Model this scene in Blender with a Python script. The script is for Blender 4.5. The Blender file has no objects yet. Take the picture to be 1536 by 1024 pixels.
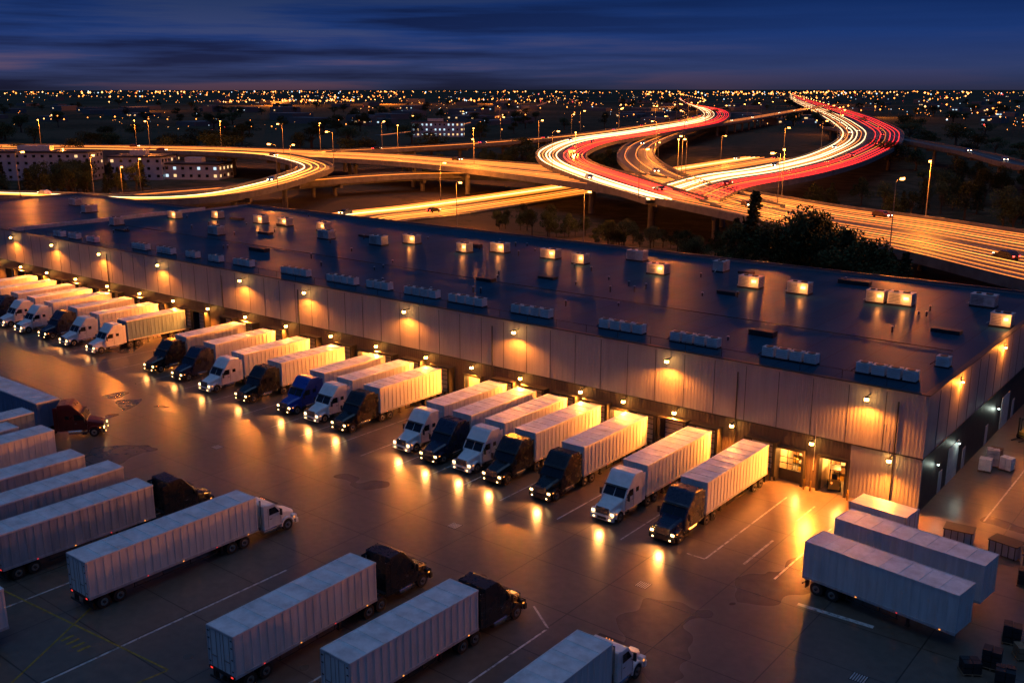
import bpy, math, random
from mathutils import Vector, noise
rnd=random.Random(7)
S=bpy.context.scene
COL=S.collection
S.view_settings.view_transform='Standard'; S.view_settings.look='None'; S.view_settings.exposure=0
rad=math.radians

# ------------------------------------------------------------------ materials
def nt(name):
    m=bpy.data.materials.new(name); m.use_nodes=True
    t=m.node_tree; t.nodes.clear()
    o=t.nodes.new("ShaderNodeOutputMaterial"); b=t.nodes.new("ShaderNodeBsdfPrincipled")
    t.links.new(b.outputs[0],o.inputs[0]); return m,t,b
def N(t,typ,**k):
    n=t.nodes.new(typ)
    for a,v in k.items():
        if a.startswith('i_'):
            n.inputs[a[2:].replace('_',' ')].default_value=v
        else: setattr(n,a,v)
    return n
def ramp(t,fac,stops):
    r=t.nodes.new("ShaderNodeValToRGB"); e=r.color_ramp.elements
    while len(e)<len(stops): e.new(.5)
    for x,(p,c) in zip(e,stops):
        x.position=p; x.color=(c[0],c[1],c[2],1) if not isinstance(c,float) else (c,c,c,1)
    t.links.new(fac,r.inputs[0]); return r
def paint(name,col,rough=.4,metal=0.,var=.15,scale=1.5,dirt=0.,coat=0.,bump=0.,streak=False):
    m,t,b=nt(name)
    tc=N(t,"ShaderNodeTexCoord"); n=N(t,"ShaderNodeTexNoise",i_Scale=scale,i_Detail=6.,i_Roughness=.65)
    oi=N(t,"ShaderNodeObjectInfo"); va=N(t,"ShaderNodeVectorMath",operation='ADD')
    t.links.new(tc.outputs['Object'],va.inputs[0]); t.links.new(oi.outputs['Location'],va.inputs[1])
    src=va.outputs[0]
    if streak:
        mp=N(t,"ShaderNodeMapping"); mp.inputs['Scale'].default_value=(1,3.,.35); t.links.new(src,mp.inputs[0]); src=mp.outputs[0]
    t.links.new(src,n.inputs['Vector'])
    lo=tuple(c*(1-var-dirt) for c in col); hi=tuple(min(1,c*(1+var*.5)) for c in col)
    r=ramp(t,n.outputs['Fac'],[(.3,lo),(.62,hi)])
    t.links.new(r.outputs[0],b.inputs['Base Color'])
    rr=N(t,"ShaderNodeMapRange"); rr.inputs[3].default_value=max(.05,rough-.12); rr.inputs[4].default_value=min(1,rough+.12)
    t.links.new(n.outputs['Fac'],rr.inputs[0]); t.links.new(rr.outputs[0],b.inputs['Roughness'])
    b.inputs['Metallic'].default_value=metal; b.inputs['Coat Weight'].default_value=coat
    if bump:
        bp=N(t,"ShaderNodeBump"); bp.inputs['Strength'].default_value=bump; bp.inputs['Distance'].default_value=.05
        t.links.new(n.outputs['Fac'],bp.inputs['Height']); t.links.new(bp.outputs[0],b.inputs['Normal'])
    return m
def emis(name,col,st,sample=False):
    m,t,b=nt(name); b.inputs['Base Color'].default_value=(.3,.3,.3,1)
    b.inputs['Emission Color'].default_value=(*col,1); b.inputs['Emission Strength'].default_value=st
    if not sample: m.cycles.emission_sampling='NONE'
    return m

ORANGE=(1,.245,.022)
M={}
M['white']=paint("white_paint",(.74,.75,.77),.38,dirt=.10,var=.06,coat=.2)
M['navy']=paint("navy_paint",(.012,.02,.05),.28,coat=.4)
M['black']=paint("black_paint",(.012,.012,.015),.28,coat=.4)
M['blue']=paint("blue_paint",(.01,.05,.32),.3,coat=.4)
M['maroon']=paint("maroon_paint",(.10,.012,.012),.3,coat=.4)
M['yellow']=paint("yellow_paint",(.55,.35,.05),.4)
M['trailer']=paint("trailer_aluminium",(.66,.67,.69),.40,dirt=.16,var=.06,scale=.8,streak=True)
M['trailer_grey']=paint("trailer_grey",(.42,.44,.48),.45,dirt=.18,scale=.8,streak=True)
M['trailer_blue']=paint("trailer_blue",(.12,.21,.36),.45,dirt=.2,scale=.8,streak=True)
M['roofw']=paint("trailer_roof",(.70,.72,.75),.5,dirt=.18,scale=.8)
M['dark']=paint("dark_steel",(.02,.02,.022),.55)
M['rubber']=paint("tyre_rubber",(.015,.015,.015),.8)
M['chrome']=paint("chrome",(.6,.6,.6),.2,metal=1.)
M['glass']=paint("dark_glass",(.01,.012,.015),.08,coat=.5)
M['head']=emis("headlamp",(1,.56,.2),12)
M['amber']=emis("amber_marker",(1,.30,.03),2.2)
M['tail']=emis("tail_lamp",(1,.03,.01),1.2)
M['bulb']=emis("sodium_bulb",(1,.47,.10),50)
M['bulb2']=emis("unit_lamp",(1,.50,.16),5)
M['cool']=emis("cool_lamp",(.7,.9,.85),5)
M['fix']=paint("lamp_housing",(.05,.045,.04),.5)
M['conc']=paint("concrete",(.18,.17,.155),.8,scale=.4,dirt=.3,bump=.2)
M['unit']=paint("hvac_metal",(.50,.52,.54),.45,metal=.1,dirt=.2)
M['yline']=paint("yellow_line",(.36,.24,.03),.6,dirt=.5,scale=2.5)
M['trim']=paint("dark_trim",(.022,.022,.024),.5)
M['inter']=paint("interior_wall",(.55,.45,.32),.7)
M['wood']=paint("pallet_wood",(.22,.14,.08),.8,scale=5)

def worn_line():
    m,t,b=nt("worn_white_line")
    tc=N(t,"ShaderNodeTexCoord"); n=N(t,"ShaderNodeTexNoise",i_Scale=1.6,i_Detail=10.,i_Roughness=.75)
    t.links.new(tc.outputs['Object'],n.inputs['Vector'])
    r=ramp(t,n.outputs['Fac'],[(.38,(.09,.085,.08)),(.52,(.55,.54,.52))])
    t.links.new(r.outputs[0],b.inputs['Base Color']); b.inputs['Roughness'].default_value=.35; return m
M['line']=worn_line()

def clad(name,col,freq):
    m,t,b=nt(name)
    g=N(t,"ShaderNodeNewGeometry"); sx=N(t,"ShaderNodeSeparateXYZ"); t.links.new(g.outputs['Position'],sx.inputs[0])
    ad=N(t,"ShaderNodeMath",operation='ADD'); t.links.new(sx.outputs[0],ad.inputs[0]); t.links.new(sx.outputs[1],ad.inputs[1])
    mu=N(t,"ShaderNodeMath",operation='MULTIPLY'); mu.inputs[1].default_value=freq; t.links.new(ad.outputs[0],mu.inputs[0])
    si=N(t,"ShaderNodeMath",operation='SINE'); t.links.new(mu.outputs[0],si.inputs[0])
    cl=N(t,"ShaderNodeMapRange"); cl.inputs[1].default_value=-.35; cl.inputs[2].default_value=.35; t.links.new(si.outputs[0],cl.inputs[0])
    bp=N(t,"ShaderNodeBump"); bp.inputs['Strength'].default_value=.9; bp.inputs['Distance'].default_value=.03
    t.links.new(cl.outputs[0],bp.inputs['Height']); t.links.new(bp.outputs[0],b.inputs['Normal'])
    pa=N(t,"ShaderNodeMath",operation='DIVIDE'); pa.inputs[1].default_value=3.3; t.links.new(ad.outputs[0],pa.inputs[0])
    fl=N(t,"ShaderNodeMath",operation='FLOOR'); t.links.new(pa.outputs[0],fl.inputs[0])
    wn=N(t,"ShaderNodeTexWhiteNoise",noise_dimensions='1D'); t.links.new(fl.outputs[0],wn.inputs['W'])
    mp=N(t,"ShaderNodeMapping"); mp.inputs['Scale'].default_value=(1.2,1.2,.12); t.links.new(g.outputs['Position'],mp.inputs[0])
    n=N(t,"ShaderNodeTexNoise",i_Scale=1.,i_Detail=6.,i_Roughness=.6); t.links.new(mp.outputs[0],n.inputs['Vector'])
    a=N(t,"ShaderNodeMath",operation='MULTIPLY_ADD'); a.inputs[1].default_value=.14; t.links.new(wn.outputs[0],a.inputs[0]); t.links.new(n.outputs['Fac'],a.inputs[2])
    r=ramp(t,a.outputs[0],[(.3,tuple(c*.8 for c in col)),(.8,tuple(c*1.05 for c in col))])
    t.links.new(r.outputs[0],b.inputs['Base Color']); b.inputs['Roughness'].default_value=.55; b.inputs['Specular IOR Level'].default_value=.3
    return m
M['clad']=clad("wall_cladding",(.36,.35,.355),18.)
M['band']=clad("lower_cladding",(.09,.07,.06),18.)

def lot_mat():
    m,t,b=nt("wet_concrete_lot")
    g=N(t,"ShaderNodeNewGeometry")
    n1=N(t,"ShaderNodeTexNoise",i_Scale=.07,i_Detail=3.,i_Roughness=.5); n2=N(t,"ShaderNodeTexNoise",i_Scale=1.3,i_Detail=3.,i_Roughness=.6)
    br=N(t,"ShaderNodeTexBrick",offset=0.,i_Scale=1.,i_Mortar_Size=.05,i_Mortar_Smooth=.3); br.inputs['Brick Width'].default_value=7.; br.inputs['Row Height'].default_value=5.5
    br.inputs['Color1'].default_value=(1,1,1,1); br.inputs['Color2'].default_value=(.88,.88,.88,1); br.inputs['Mortar'].default_value=(.25,.25,.25,1)
    for n in (n1,n2,br): t.links.new(g.outputs['Position'],n.inputs['Vector'])
    r1=ramp(t,n1.outputs['Fac'],[(.2,(.105,.082,.064)),(.8,(.165,.132,.104))])
    r2=ramp(t,n2.outputs['Fac'],[(.25,.72),(.75,1.15)])
    def mul(a,bb):
        x=N(t,"ShaderNodeMix",data_type='RGBA',blend_type='MULTIPLY'); x.inputs[0].default_value=1
        t.links.new(a,x.inputs[6]); t.links.new(bb,x.inputs[7]); return x.outputs[2]
    c=mul(mul(r1.outputs[0],r2.outputs[0]),br.outputs['Color'])
    t.links.new(c,b.inputs['Base Color'])
    ro=ramp(t,n1.outputs['Fac'],[(.25,.25),(.75,.34)])
    t.links.new(ro.outputs[0],b.inputs['Roughness'])
    bp=N(t,"ShaderNodeBump"); bp.inputs['Strength'].default_value=.25; bp.inputs['Distance'].default_value=.02
    t.links.new(n2.outputs['Fac'],bp.inputs['Height']); t.links.new(bp.outputs[0],b.inputs['Normal'])
    b.inputs['IOR'].default_value=1.6
    return m
M['lot']=lot_mat()

def roof_mat():
    m,t,b=nt("roof_membrane")
    g=N(t,"ShaderNodeNewGeometry")
    n1=N(t,"ShaderNodeTexNoise",i_Scale=.12,i_Detail=5.,i_Roughness=.55); n2=N(t,"ShaderNodeTexNoise",i_Scale=2.5,i_Detail=3.,i_Roughness=.6)
    br=N(t,"ShaderNodeTexBrick",offset=.5,i_Scale=1.,i_Mortar_Size=.06,i_Mortar_Smooth=.2); br.inputs['Brick Width'].default_value=24.; br.inputs['Row Height'].default_value=3.
    br.inputs['Color1'].default_value=(1,1,1,1); br.inputs['Color2'].default_value=(.8,.8,.8,1); br.inputs['Mortar'].default_value=(.4,.4,.4,1)
    mp=N(t,"ShaderNodeMapping"); mp.inputs['Rotation'].default_value=(0,0,rad(90)); t.links.new(g.outputs['Position'],mp.inputs[0]); t.links.new(mp.outputs[0],br.inputs['Vector'])
    for n in (n1,n2): t.links.new(g.outputs['Position'],n.inputs['Vector'])
    r1=ramp(t,n1.outputs['Fac'],[(.3,(.010,.048,.09)),(.7,(.020,.078,.135))])
    x=N(t,"ShaderNodeMix",data_type='RGBA',blend_type='MULTIPLY'); x.inputs[0].default_value=1
    t.links.new(r1.outputs[0],x.inputs[6]); t.links.new(br.outputs['Color'],x.inputs[7]); t.links.new(x.outputs[2],b.inputs['Base Color'])
    ro=ramp(t,n1.outputs['Fac'],[(.35,.34),(.65,.46)]); t.links.new(ro.outputs[0],b.inputs['Roughness'])
    b.inputs['IOR'].default_value=1.10
    bp=N(t,"ShaderNodeBump"); bp.inputs['Strength'].default_value=.2; bp.inputs['Distance'].default_value=.02
    t.links.new(n2.outputs['Fac'],bp.inputs['Height']); t.links.new(bp.outputs[0],b.inputs['Normal'])
    return m
M['roof']=roof_mat()

def road_mat():
    m,t,b=nt("highway_asphalt")
    uv=N(t,"ShaderNodeUVMap"); mp=N(t,"ShaderNodeMapping"); mp.inputs['Scale'].default_value=(.8,.009,1); t.links.new(uv.outputs[0],mp.inputs[0])
    n=N(t,"ShaderNodeTexNoise",i_Scale=1.,i_Detail=6.,i_Roughness=.7); t.links.new(mp.outputs[0],n.inputs['Vector'])
    r=ramp(t,n.outputs['Fac'],[(.38,(.02,.018,.016)),(.5,(.07,.065,.06)),(.66,(.24,.22,.19))]); t.links.new(r.outputs[0],b.inputs['Base Color'])
    ro=ramp(t,n.outputs['Fac'],[(.3,.4),(.7,.65)]); t.links.new(ro.outputs[0],b.inputs['Roughness']); b.inputs['Specular IOR Level'].default_value=.3; return m
M['road']=road_mat()

def ground_mat():
    m,t,b=nt("ground_fields")
    g=N(t,"ShaderNodeNewGeometry")
    n1=N(t,"ShaderNodeTexNoise",i_Scale=.004,i_Detail=8.,i_Roughness=.6); n2=N(t,"ShaderNodeTexNoise",i_Scale=.12,i_Detail=8.,i_Roughness=.7)
    for n in (n1,n2): t.links.new(g.outputs['Position'],n.inputs['Vector'])
    a=N(t,"ShaderNodeMath",operation='ADD'); t.links.new(n1.outputs['Fac'],a.inputs[0]); t.links.new(n2.outputs['Fac'],a.inputs[1])
    r=ramp(t,a.outputs[0],[(.75,(.018,.024,.012)),(1.,(.045,.04,.02)),(1.25,(.08,.06,.035))]) 
    t.links.new(r.outputs[0],b.inputs['Base Color']); b.inputs['Roughness'].default_value=.95; b.inputs['Specular IOR Level'].default_value=.1
    bp=N(t,"ShaderNodeBump"); bp.inputs['Strength'].default_value=.8; bp.inputs['Distance'].default_value=.5
    t.links.new(n2.outputs['Fac'],bp.inputs['Height']); t.links.new(bp.outputs[0],b.inputs['Normal']); return m
M['ground']=ground_mat()
def leaf_mat(name,a,b_):
    m,t,b=nt(name); g=N(t,"ShaderNodeNewGeometry"); n=N(t,"ShaderNodeTexNoise",i_Scale=1.2,i_Detail=3.); t.links.new(g.outputs['Position'],n.inputs['Vector'])
    r=ramp(t,n.outputs['Fac'],[(.35,a),(.65,b_)]); t.links.new(r.outputs[0],b.inputs['Base Color']); b.inputs['Roughness'].default_value=.8; b.inputs['Specular IOR Level'].default_value=.15; return m
M['leaf']=leaf_mat("foliage",(.015,.028,.01),(.06,.08,.03)); M['needle']=leaf_mat("needles",(.012,.022,.01),(.045,.06,.028))
M['bark']=paint("bark",(.06,.045,.03),.9,scale=4)

# ------------------------------------------------------------------ mesh builder
class MB:
    def __init__(s): s.v=[];s.f=[];s.m=[];s.mats=[];s.uv=None
    def mi(s,k):
        if k not in s.mats: s.mats.append(k)
        return s.mats.index(k)
    def add(s,vs,fs,k):
        o=len(s.v); s.v+=[tuple(v) for v in vs]; i=s.mi(k)
        for f in fs: s.f.append(tuple(o+a for a in f)); s.m.append(i)
    def box(s,x0,x1,y0,y1,z0,z1,k):
        s.add([(x0,y0,z0),(x1,y0,z0),(x1,y1,z0),(x0,y1,z0),(x0,y0,z1),(x1,y0,z1),(x1,y1,z1),(x0,y1,z1)],
              [(3,2,1,0),(4,5,6,7),(0,1,5,4),(1,2,6,5),(2,3,7,6),(3,0,4,7)],k)
    def prism(s,prof,x0,x1,k,inset=0.):
        n=len(prof)
        s.add([(x0,y,z) for y,z in prof]+[(x1,y,z) for y,z in prof],
              [tuple(range(n-1,-1,-1)),tuple(range(n,2*n))]+[(i,(i+1)%n,n+(i+1)%n,n+i) for i in range(n)],k)
    def cyl(s,ax,c,r,h,k,n=16,r2=None):
        r2=r if r2 is None else r2; vs=[]
        for e,rr in ((-h/2,r),(h/2,r2)):
            for i in range(n):
                a=2*math.pi*i/n; p,q=rr*math.cos(a),rr*math.sin(a)
                d={'x':(e,p,q),'y':(q,e,p),'z':(p,q,e)}[ax]
                vs.append((c[0]+d[0],c[1]+d[1],c[2]+d[2]))
        s.add(vs,[tuple(range(n-1,-1,-1)),tuple(range(n,2*n))]+[(i,(i+1)%n,n+(i+1)%n,n+i) for i in range(n)],k)
    def quad(s,a,b,c,d,k): s.add([a,b,c,d],[(0,1,2,3)],k)
    def tube(s,a,b,r,k,n=6,r2=None):
        a=Vector(a);b=Vector(b);d=(b-a).normalized(); u=d.orthogonal().normalized(); w=d.cross(u); r2=r if r2 is None else r2
        vs=[a+(u*math.cos(2*math.pi*i/n)+w*math.sin(2*math.pi*i/n))*r for i in range(n)]+[b+(u*math.cos(2*math.pi*i/n)+w*math.sin(2*math.pi*i/n))*r2 for i in range(n)]
        s.add(vs,[(i,(i+1)%n,n+(i+1)%n,n+i) for i in range(n)]+[tuple(range(n-1,-1,-1)),tuple(range(n,2*n))],k)
    def mesh(s,name):
        me=bpy.data.meshes.new(name); me.from_pydata(s.v,[],s.f)
        for k in s.mats: me.materials.append(M[k])
        me.polygons.foreach_set('material_index',s.m); me.update(); return me
def obj(name,data,parent=None,loc=(0,0,0),rot=0.,bevel=0.):
    o=bpy.data.objects.new(name,data); COL.objects.link(o); o.location=loc; o.rotation_euler=(0,0,rot)
    if parent: o.parent=parent
    if bevel:
        b=o.modifiers.new("bevel",'BEVEL'); b.width=bevel; b.segments=2; b.limit_method='ANGLE'
    return o
def empty(name,loc=(0,0,0),rot=0.):
    return obj(name,None,None,loc,rot)
def light(name,typ,loc,energy,col,parent=None,size=.15,rot=None,**k):
    l=bpy.data.lights.new(name,typ); l.energy=energy; l.color=col
    if typ!='SUN': l.shadow_soft_size=size
    for a,v in k.items(): setattr(l,a,v)
    o=bpy.data.objects.new(name,l); COL.objects.link(o); o.location=loc
    if rot: o.rotation_euler=rot
    if parent: o.parent=parent
    return o

# ------------------------------------------------------------------ trucks  (front bumper at y=0, rear towards -y)
def wheel(b,x,y,r=.5,dual=False,side=1):
    w=.58 if dual else .32
    b.cyl('x',(x-side*w/2,y,r),r,w,'rubber',20); b.cyl('x',(x+side*.012,y,r),r*.58,.03,'chrome',14); b.cyl('x',(x+side*.05,y,r),r*.22,.08,'dark',10)
_tr={}
def tractor_meshes(col,kind):
    if (col,kind) in _tr: return _tr[(col,kind)]
    top=3.75 if kind=='sleeper' else 2.95
    back=-4.55 if kind=='sleeper' else -3.55
    b=MB()
    vs=[]
    for y,hw,zt in ((-.16,.74,1.42),(-.9,.88,1.68),(-1.75,1.04,1.9)):
        vs+=[(-hw,y,.75),(hw,y,.75),(hw,y,zt-.14),(hw-.22,y,zt),(-hw+.22,y,zt),(-hw,y,zt-.14)]
    fs=[(5,4,3,2,1,0)]
    for i in range(2):
        for j in range(6):
            a=i*6+j; c=i*6+(j+1)%6; fs.append((a,c,c+6,a+6))
    fs=[tuple(reversed(f)) for f in fs]
    b.add(vs,fs,col)
    prof=[(back,.8),(-1.72,.8),(-1.72,1.88),(-2.22,2.66),(-2.4,2.82),(-3.1,top-.12),(-3.35,top),(back,top-.05)]
    b.prism(prof,-1.22,1.22,col)
    body=b.mesh("tractor_body_"+col+kind)
    d=MB()
    for sd in (-1,1):
        arc=[]
        for i in range(9):
            a=math.pi*(i/8); arc.append((-1.12+math.cos(a)*.68,.52+math.sin(a)*.66))
        inner=[(-1.12+math.cos(math.pi*(8-i)/8)*.56,.52+math.sin(math.pi*(8-i)/8)*.55) for i in range(9)]
        x0,x1=(sd*.78,sd*1.2) if sd>0 else (-1.2,-.78)
        for i in range(8):
            q=[arc[i],arc[i+1],inner[7-i],inner[8-i]]
            d.prism(q,x0,x1,col)
        d.box(sd*.98-.2,sd*.98+.2,-.5,-.14,.78,1.12,col)
        d.box(sd*.96-.14,sd*.96+.14,-.135,-.09,.87,1.04,'head')
        d.box(sd*.8-.07,sd*.8+.07,.001,.02,.45,.55,'head')
        wheel(d,sd*1.16,-1.12,.5,False,sd)
        for yy in (-5.55,-6.75): wheel(d,sd*1.2,yy,.5,True,sd)
        d.cyl('y',(sd*.98,-3.0,.66),.3,1.3,'chrome',16)
        d.box(sd*1.0-.2,sd*1.0+.2,-2.3,-1.85,.35,.5,'dark')
        d.box(sd*1.0-.2,sd*1.0+.2,-2.25,-1.95,.65,.72,'chrome')
        X=sd*1.226
        w=[(-1.95,1.98),(-2.38,2.56),(-3.0,2.56),(-3.0,1.95)]
        pts=[(X,y,z) for y,z in w]
        d.quad(*(pts if sd<0 else pts[::-1]),'glass')
        d.box(min(X,X+sd*.006),max(X,X+sd*.006),-3.12,-3.09,.95,2.6,'dark')
        d.box(min(X,X+sd*.006),max(X,X+sd*.006),-1.86,-1.83,.95,1.8,'dark')
        d.box(min(X,X+sd*.03),max(X,X+sd*.03),-2.95,-2.75,1.6,1.66,'chrome')
        if kind=='sleeper':
            d.box(min(X,X+sd*.006),max(X,X+sd*.006),-3.9,-3.45,2.1,2.5,'glass')
            d.box(sd*1.19-.02,sd*1.19+.02,back-.45,back,.9,top-.3,col)
        d.box(sd*1.44-.1,sd*1.44+.1,-2.0,-1.9,1.75,2.3,'dark'); d.tube((sd*1.2,-1.98,2.3),(sd*1.44,-1.95,2.28),.025,'dark'); d.tube((sd*1.2,-1.98,1.8),(sd*1.44,-1.95,1.8),.025,'dark')
        d.cyl('z',(sd*1.0,back-.15,2.1),.085,2.6,'chrome',10)
        d.box(sd*1.22-.01,sd*1.22+.02,-.55,-.4,.95,1.03,'amber')
    def ws(f,off): 
        return (-1.72-.5*f+off*.84,1.88+.78*f+off*.54)
    for x0,x1 in ((-1.1,-.03),(.03,1.1)):
        a=ws(.08,.012); c=ws(.94,.012)
        d.quad((x1,a[0],a[1]),(x0,a[0],a[1]),(x0+(.07 if x0<-.5 else 0),c[0],c[1]),(x1-(.07 if x1>.5 else 0),c[0],c[1]),'glass')
    d.box(-1.14,1.14,-2.42,-1.98,2.70,2.74,'dark')
    d.box(-1.16,1.16,-.24,0,.36,.76,'dark' if col!='white' else col); d.box(-.45,.45,-.005,.012,.42,.66,'dark')
    d.box(-.6,.6,-.15,-.13,.8,1.36,'dark')
    for i in range(6): d.box(-.58,.58,-.13,-.115,.84+i*.09,.87+i*.09,'chrome')
    d.box(-.66,-.6,-.15,-.1,.78,1.4,'chrome'); d.box(.6,.66,-.15,-.1,.78,1.4,'chrome'); d.box(-.66,.66,-.15,-.1,1.36,1.42,'chrome')
    for sd in (-1,1): d.box(sd*.42-.06,sd*.42+.06,-7.5,-.3,.6,.85,'dark')
    d.box(-.9,.9,-4.9,back-.05,.86,.92,'dark'); d.cyl('z',(0,-6.1,.98),.5,.14,'dark',16)
    for yy in (-5.55,-6.75): d.cyl('x',(0,yy,.5),.09,2.0,'dark',8)
    d.cyl('x',(0,-1.12,.5),.07,2.0,'dark',8)
    for i in range(3): d.box(-.25+i*.22,-.20+i*.22,-2.66,-2.6,3.0,3.04,'amber')
    det=d.mesh("tractor_details_"+col+kind)
    _tr[(col,kind)]=(body,det); return body,det
_tl={}
def trailer_mesh(col,L,H=3.95):
    k=(col,round(L,1),H)
    if k in _tl: return _tl[k]
    b=MB(); W=1.28; z0=1.12
    b.box(-W+.02,W-.02,-L,0,z0,H,col)
    b.box(-W+.045,W-.045,-L+.05,-.05,H+.001,H+.012,'roofw')
    n=int(L/.62)
    for i in range(n+1):
        y=-L+.12+i*(L-.24)/n
        for sd in (-1,1): b.box(min(sd*(W-.019),sd*(W+.014)),max(sd*(W-.019),sd*(W+.014)),y-.035,y+.035,z0+.18,H-.12,col)
    m=int(L/1.25)
    for i in range(1,m): 
        y=-L+i*L/m; b.box(-W+.06,W-.06,y-.02,y+.02,H+.012,H+.04,'roofw')
    for sd in (-1,1):
        a,c=sorted((sd*(W-.06),sd*(W+.02)))
        b.box(a,c,-L-.01,.01,H-.1,H+.035,'trailer')
        b.box(a,c,-L-.01,.01,z0-.06,z0+.12,'trailer_grey')
        for i in range(int(L/3)):
            y=-1-i*3; X=sd*(W+.022); a2,c2=sorted((X,X+sd*.02)); b.box(a2,c2,y-.05,y+.05,z0-.02,z0+.04,'tail' if i%2 else 'amber')
    for x in (-.85,0,.85): b.box(x-.03,x+.03,.001,.03,z0+.15,H-.15,col)
    b.box(-W,W,-.05,.02,H-.12,H+.04,'trailer')
    Y=-L
    b.box(-W,-W+.1,Y-.04,Y,z0-.05,H+.03,'trailer_grey'); b.box(W-.1,W,Y-.04,Y,z0-.05,H+.03,'trailer_grey'); b.box(-W,W,Y-.045,Y,H-.12,H+.035,'trailer_grey'); b.box(-W,W,Y-.045,Y,z0-.1,z0+.12,'dark')
    b.box(-.012,.012,Y-.012,Y-.001,z0+.12,H-.12,'dark')
    for x in (-.9,-.35,.35,.9): b.cyl('z',(x,Y-.05,(z0+H)/2),.02,H-z0-.2,'chrome',6)
    for x in (-.62,.62): b.box(x-.28,x+.28,Y-.07,Y-.04,z0+.95,z0+1.0,'chrome')
    for sd in (-1,1):
        for z in (z0+.4,z0+1.2,z0+2.0,z0+2.5): b.box(sd*1.12-.08,sd*1.12+.08,Y-.055,Y-.03,z,z+.07,'dark')
        b.box(sd*1.0-.1,sd*1.0+.1,Y-.06,Y-.046,z0-.05,z0+.05,'tail')
        b.box(sd*.6-.04,sd*.6+.04,Y-.1,Y-.04,.55,z0-.1,'dark')
    b.box(-1.15,1.15,Y-.12,Y-.04,.48,.6,'dark')
    for sd in (-1,1):
        b.box(sd*.5-.06,sd*.5+.06,-L+.1,-.3,z0-.25,z0-.061,'dark')
        for yy in (-L+1.1,-L+2.35): wheel(b,sd*1.22,yy,.5,True,sd)
        a,c=sorted((sd*.7,sd*1.24)); b.box(a,c,-L+.2,-L+.26,.3,.9,'rubber')
        b.box(sd*.9-.07,sd*.9+.07,-3.4,-3.24,.35,z0-.06,'dark'); b.box(sd*.9-.15,sd*.9+.15,-3.46,-3.18,.25,.35,'dark')
        b.box(sd*1.2-.02,sd*1.2+.02,-L+3.4,-3.9,.62,.68,'dark'); 
        for q in range(4):
            y=-4-q*(L-7.5)/3; b.box(sd*1.2-.02,sd*1.2+.02,y-.03,y+.03,.62,z0-.06,'dark')
    for yy in (-L+1.1,-L+2.35): b.cyl('x',(0,yy,.5),.08,2.0,'dark',8)
    for i in range(int(L/1.0)): b.box(-1.2,1.2,-.5-i*1.0-.04,-.5-i*1.0+.04,z0-.12,z0-.061,'dark')
    _tl[k]=b.mesh("trailer_"+col); return _tl[k]

def truck(x,y,rot,col,kind='sleeper',L=11.4,tcol='trailer',gap=None,lights=True,artic=None,le=900):
    p=empty("semi_truck",(x,y,0.0),rot)
    bd,dt=tractor_meshes(col,kind)
    obj("cab",bd,p,bevel=.05); obj("chassis_and_fittings",dt,p)
    g=5.2 if gap is None else gap
    obj("trailer_box",trailer_mesh(tcol,L),p,(0,-g,0),artic or 0.)
    if lights:
        light("headlight_beam",'SPOT',(0,.3,1.0),le,(1,.36,.08),p,.3,(rad(66),0,0),spot_size=rad(125),spot_blend=.9)
    return p
def lone_trailer(x,y,rot,L=11.4,tcol='trailer'):
    p=empty("cargo_trailer",(x,y,0.),rot); obj("trailer_box",trailer_mesh(tcol,L),p); return p

docked=[(-14.5,'navy','trailer'),(-20.5,'white','trailer'),(-27.4,'black','trailer'),(-33.3,'black','trailer'),(-37.4,'white','trailer'),(-41.6,'navy','trailer'),(-45.9,'white','trailer'),
(-55.6,'black','trailer'),(-60.3,'white','trailer'),(-65,'blue','trailer'),(-72.5,'black','trailer'),(-79.3,'white','trailer'),(-86.3,'navy','trailer'),(-92.6,'black','trailer_grey'),
(-107.5,'white','trailer_blue'),(-114.5,'white','trailer'),(-121,'navy','trailer'),(-127.5,'white','trailer'),(-133.5,'white','trailer'),(-139,'navy','trailer'),(-145,'yellow','trailer'),(-152,'white','trailer')]
fronts=[-19.1,-18.8,-18.5,-18.2,-17.8,-18,-17.4,-17.2,-17,-17,-17.3,-17.6,-16.8,-16.8,-16.6,-16.8,-16.6,-17,-16.8,-16.8,-16.8,-16.8]
for i,(x,c,tc) in enumerate(docked):
    L=-2.0-(fronts[i]+5.2)
    truck(x,fronts[i],math.pi+rad(rnd.uniform(-.8,.8)),c,'sleeper',round(L,1),tc,lights=i<16)
truck(-41.6,-35.2,0,'white','daycab',14.6,'trailer',gap=4.2,lights=False)
truck(-25.9,-35.4,rad(1.5),'black','sleeper',12.2,'trailer',gap=6.0,lights=False)
truck(-17.5,-34.6,rad(-1),'black','sleeper',11.2,'trailer',gap=5.3,le=60)
truck(-7.1,-35.6,0,'white','daycab',12,'trailer',gap=4.3,lights=False)
truck(-50.4,-37.2,rad(-1),'black','sleeper',12.6,'trailer_grey',gap=5.9,lights=False)
lone_trailer(-56.2,-42.4,rad(0),12.6,'trailer_grey'); lone_trailer(-61.6,-43.0,0,12.6,'trailer_grey')
lone_trailer(-42.3,-59.3,0,12,'trailer')
lone_trailer(-70.3,-41.3,0,12,'trailer'); lone_trailer(-77.3,-39.8,0,12,'trailer_blue'); lone_trailer(-73.9,-43,0,12,'trailer_grey'); lone_trailer(-84.5,-41.5,0,12,'trailer_blue')
truck(-75.2,-32.6,rad(-38),'maroon','sleeper',14,'trailer_blue',gap=5.6,artic=rad(-52),le=60)
lone_trailer(8.9,-19.7,rad(-98),11.2,'trailer'); lone_trailer(9.1,-14.2,rad(-97),11.2,'trailer')

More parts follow.
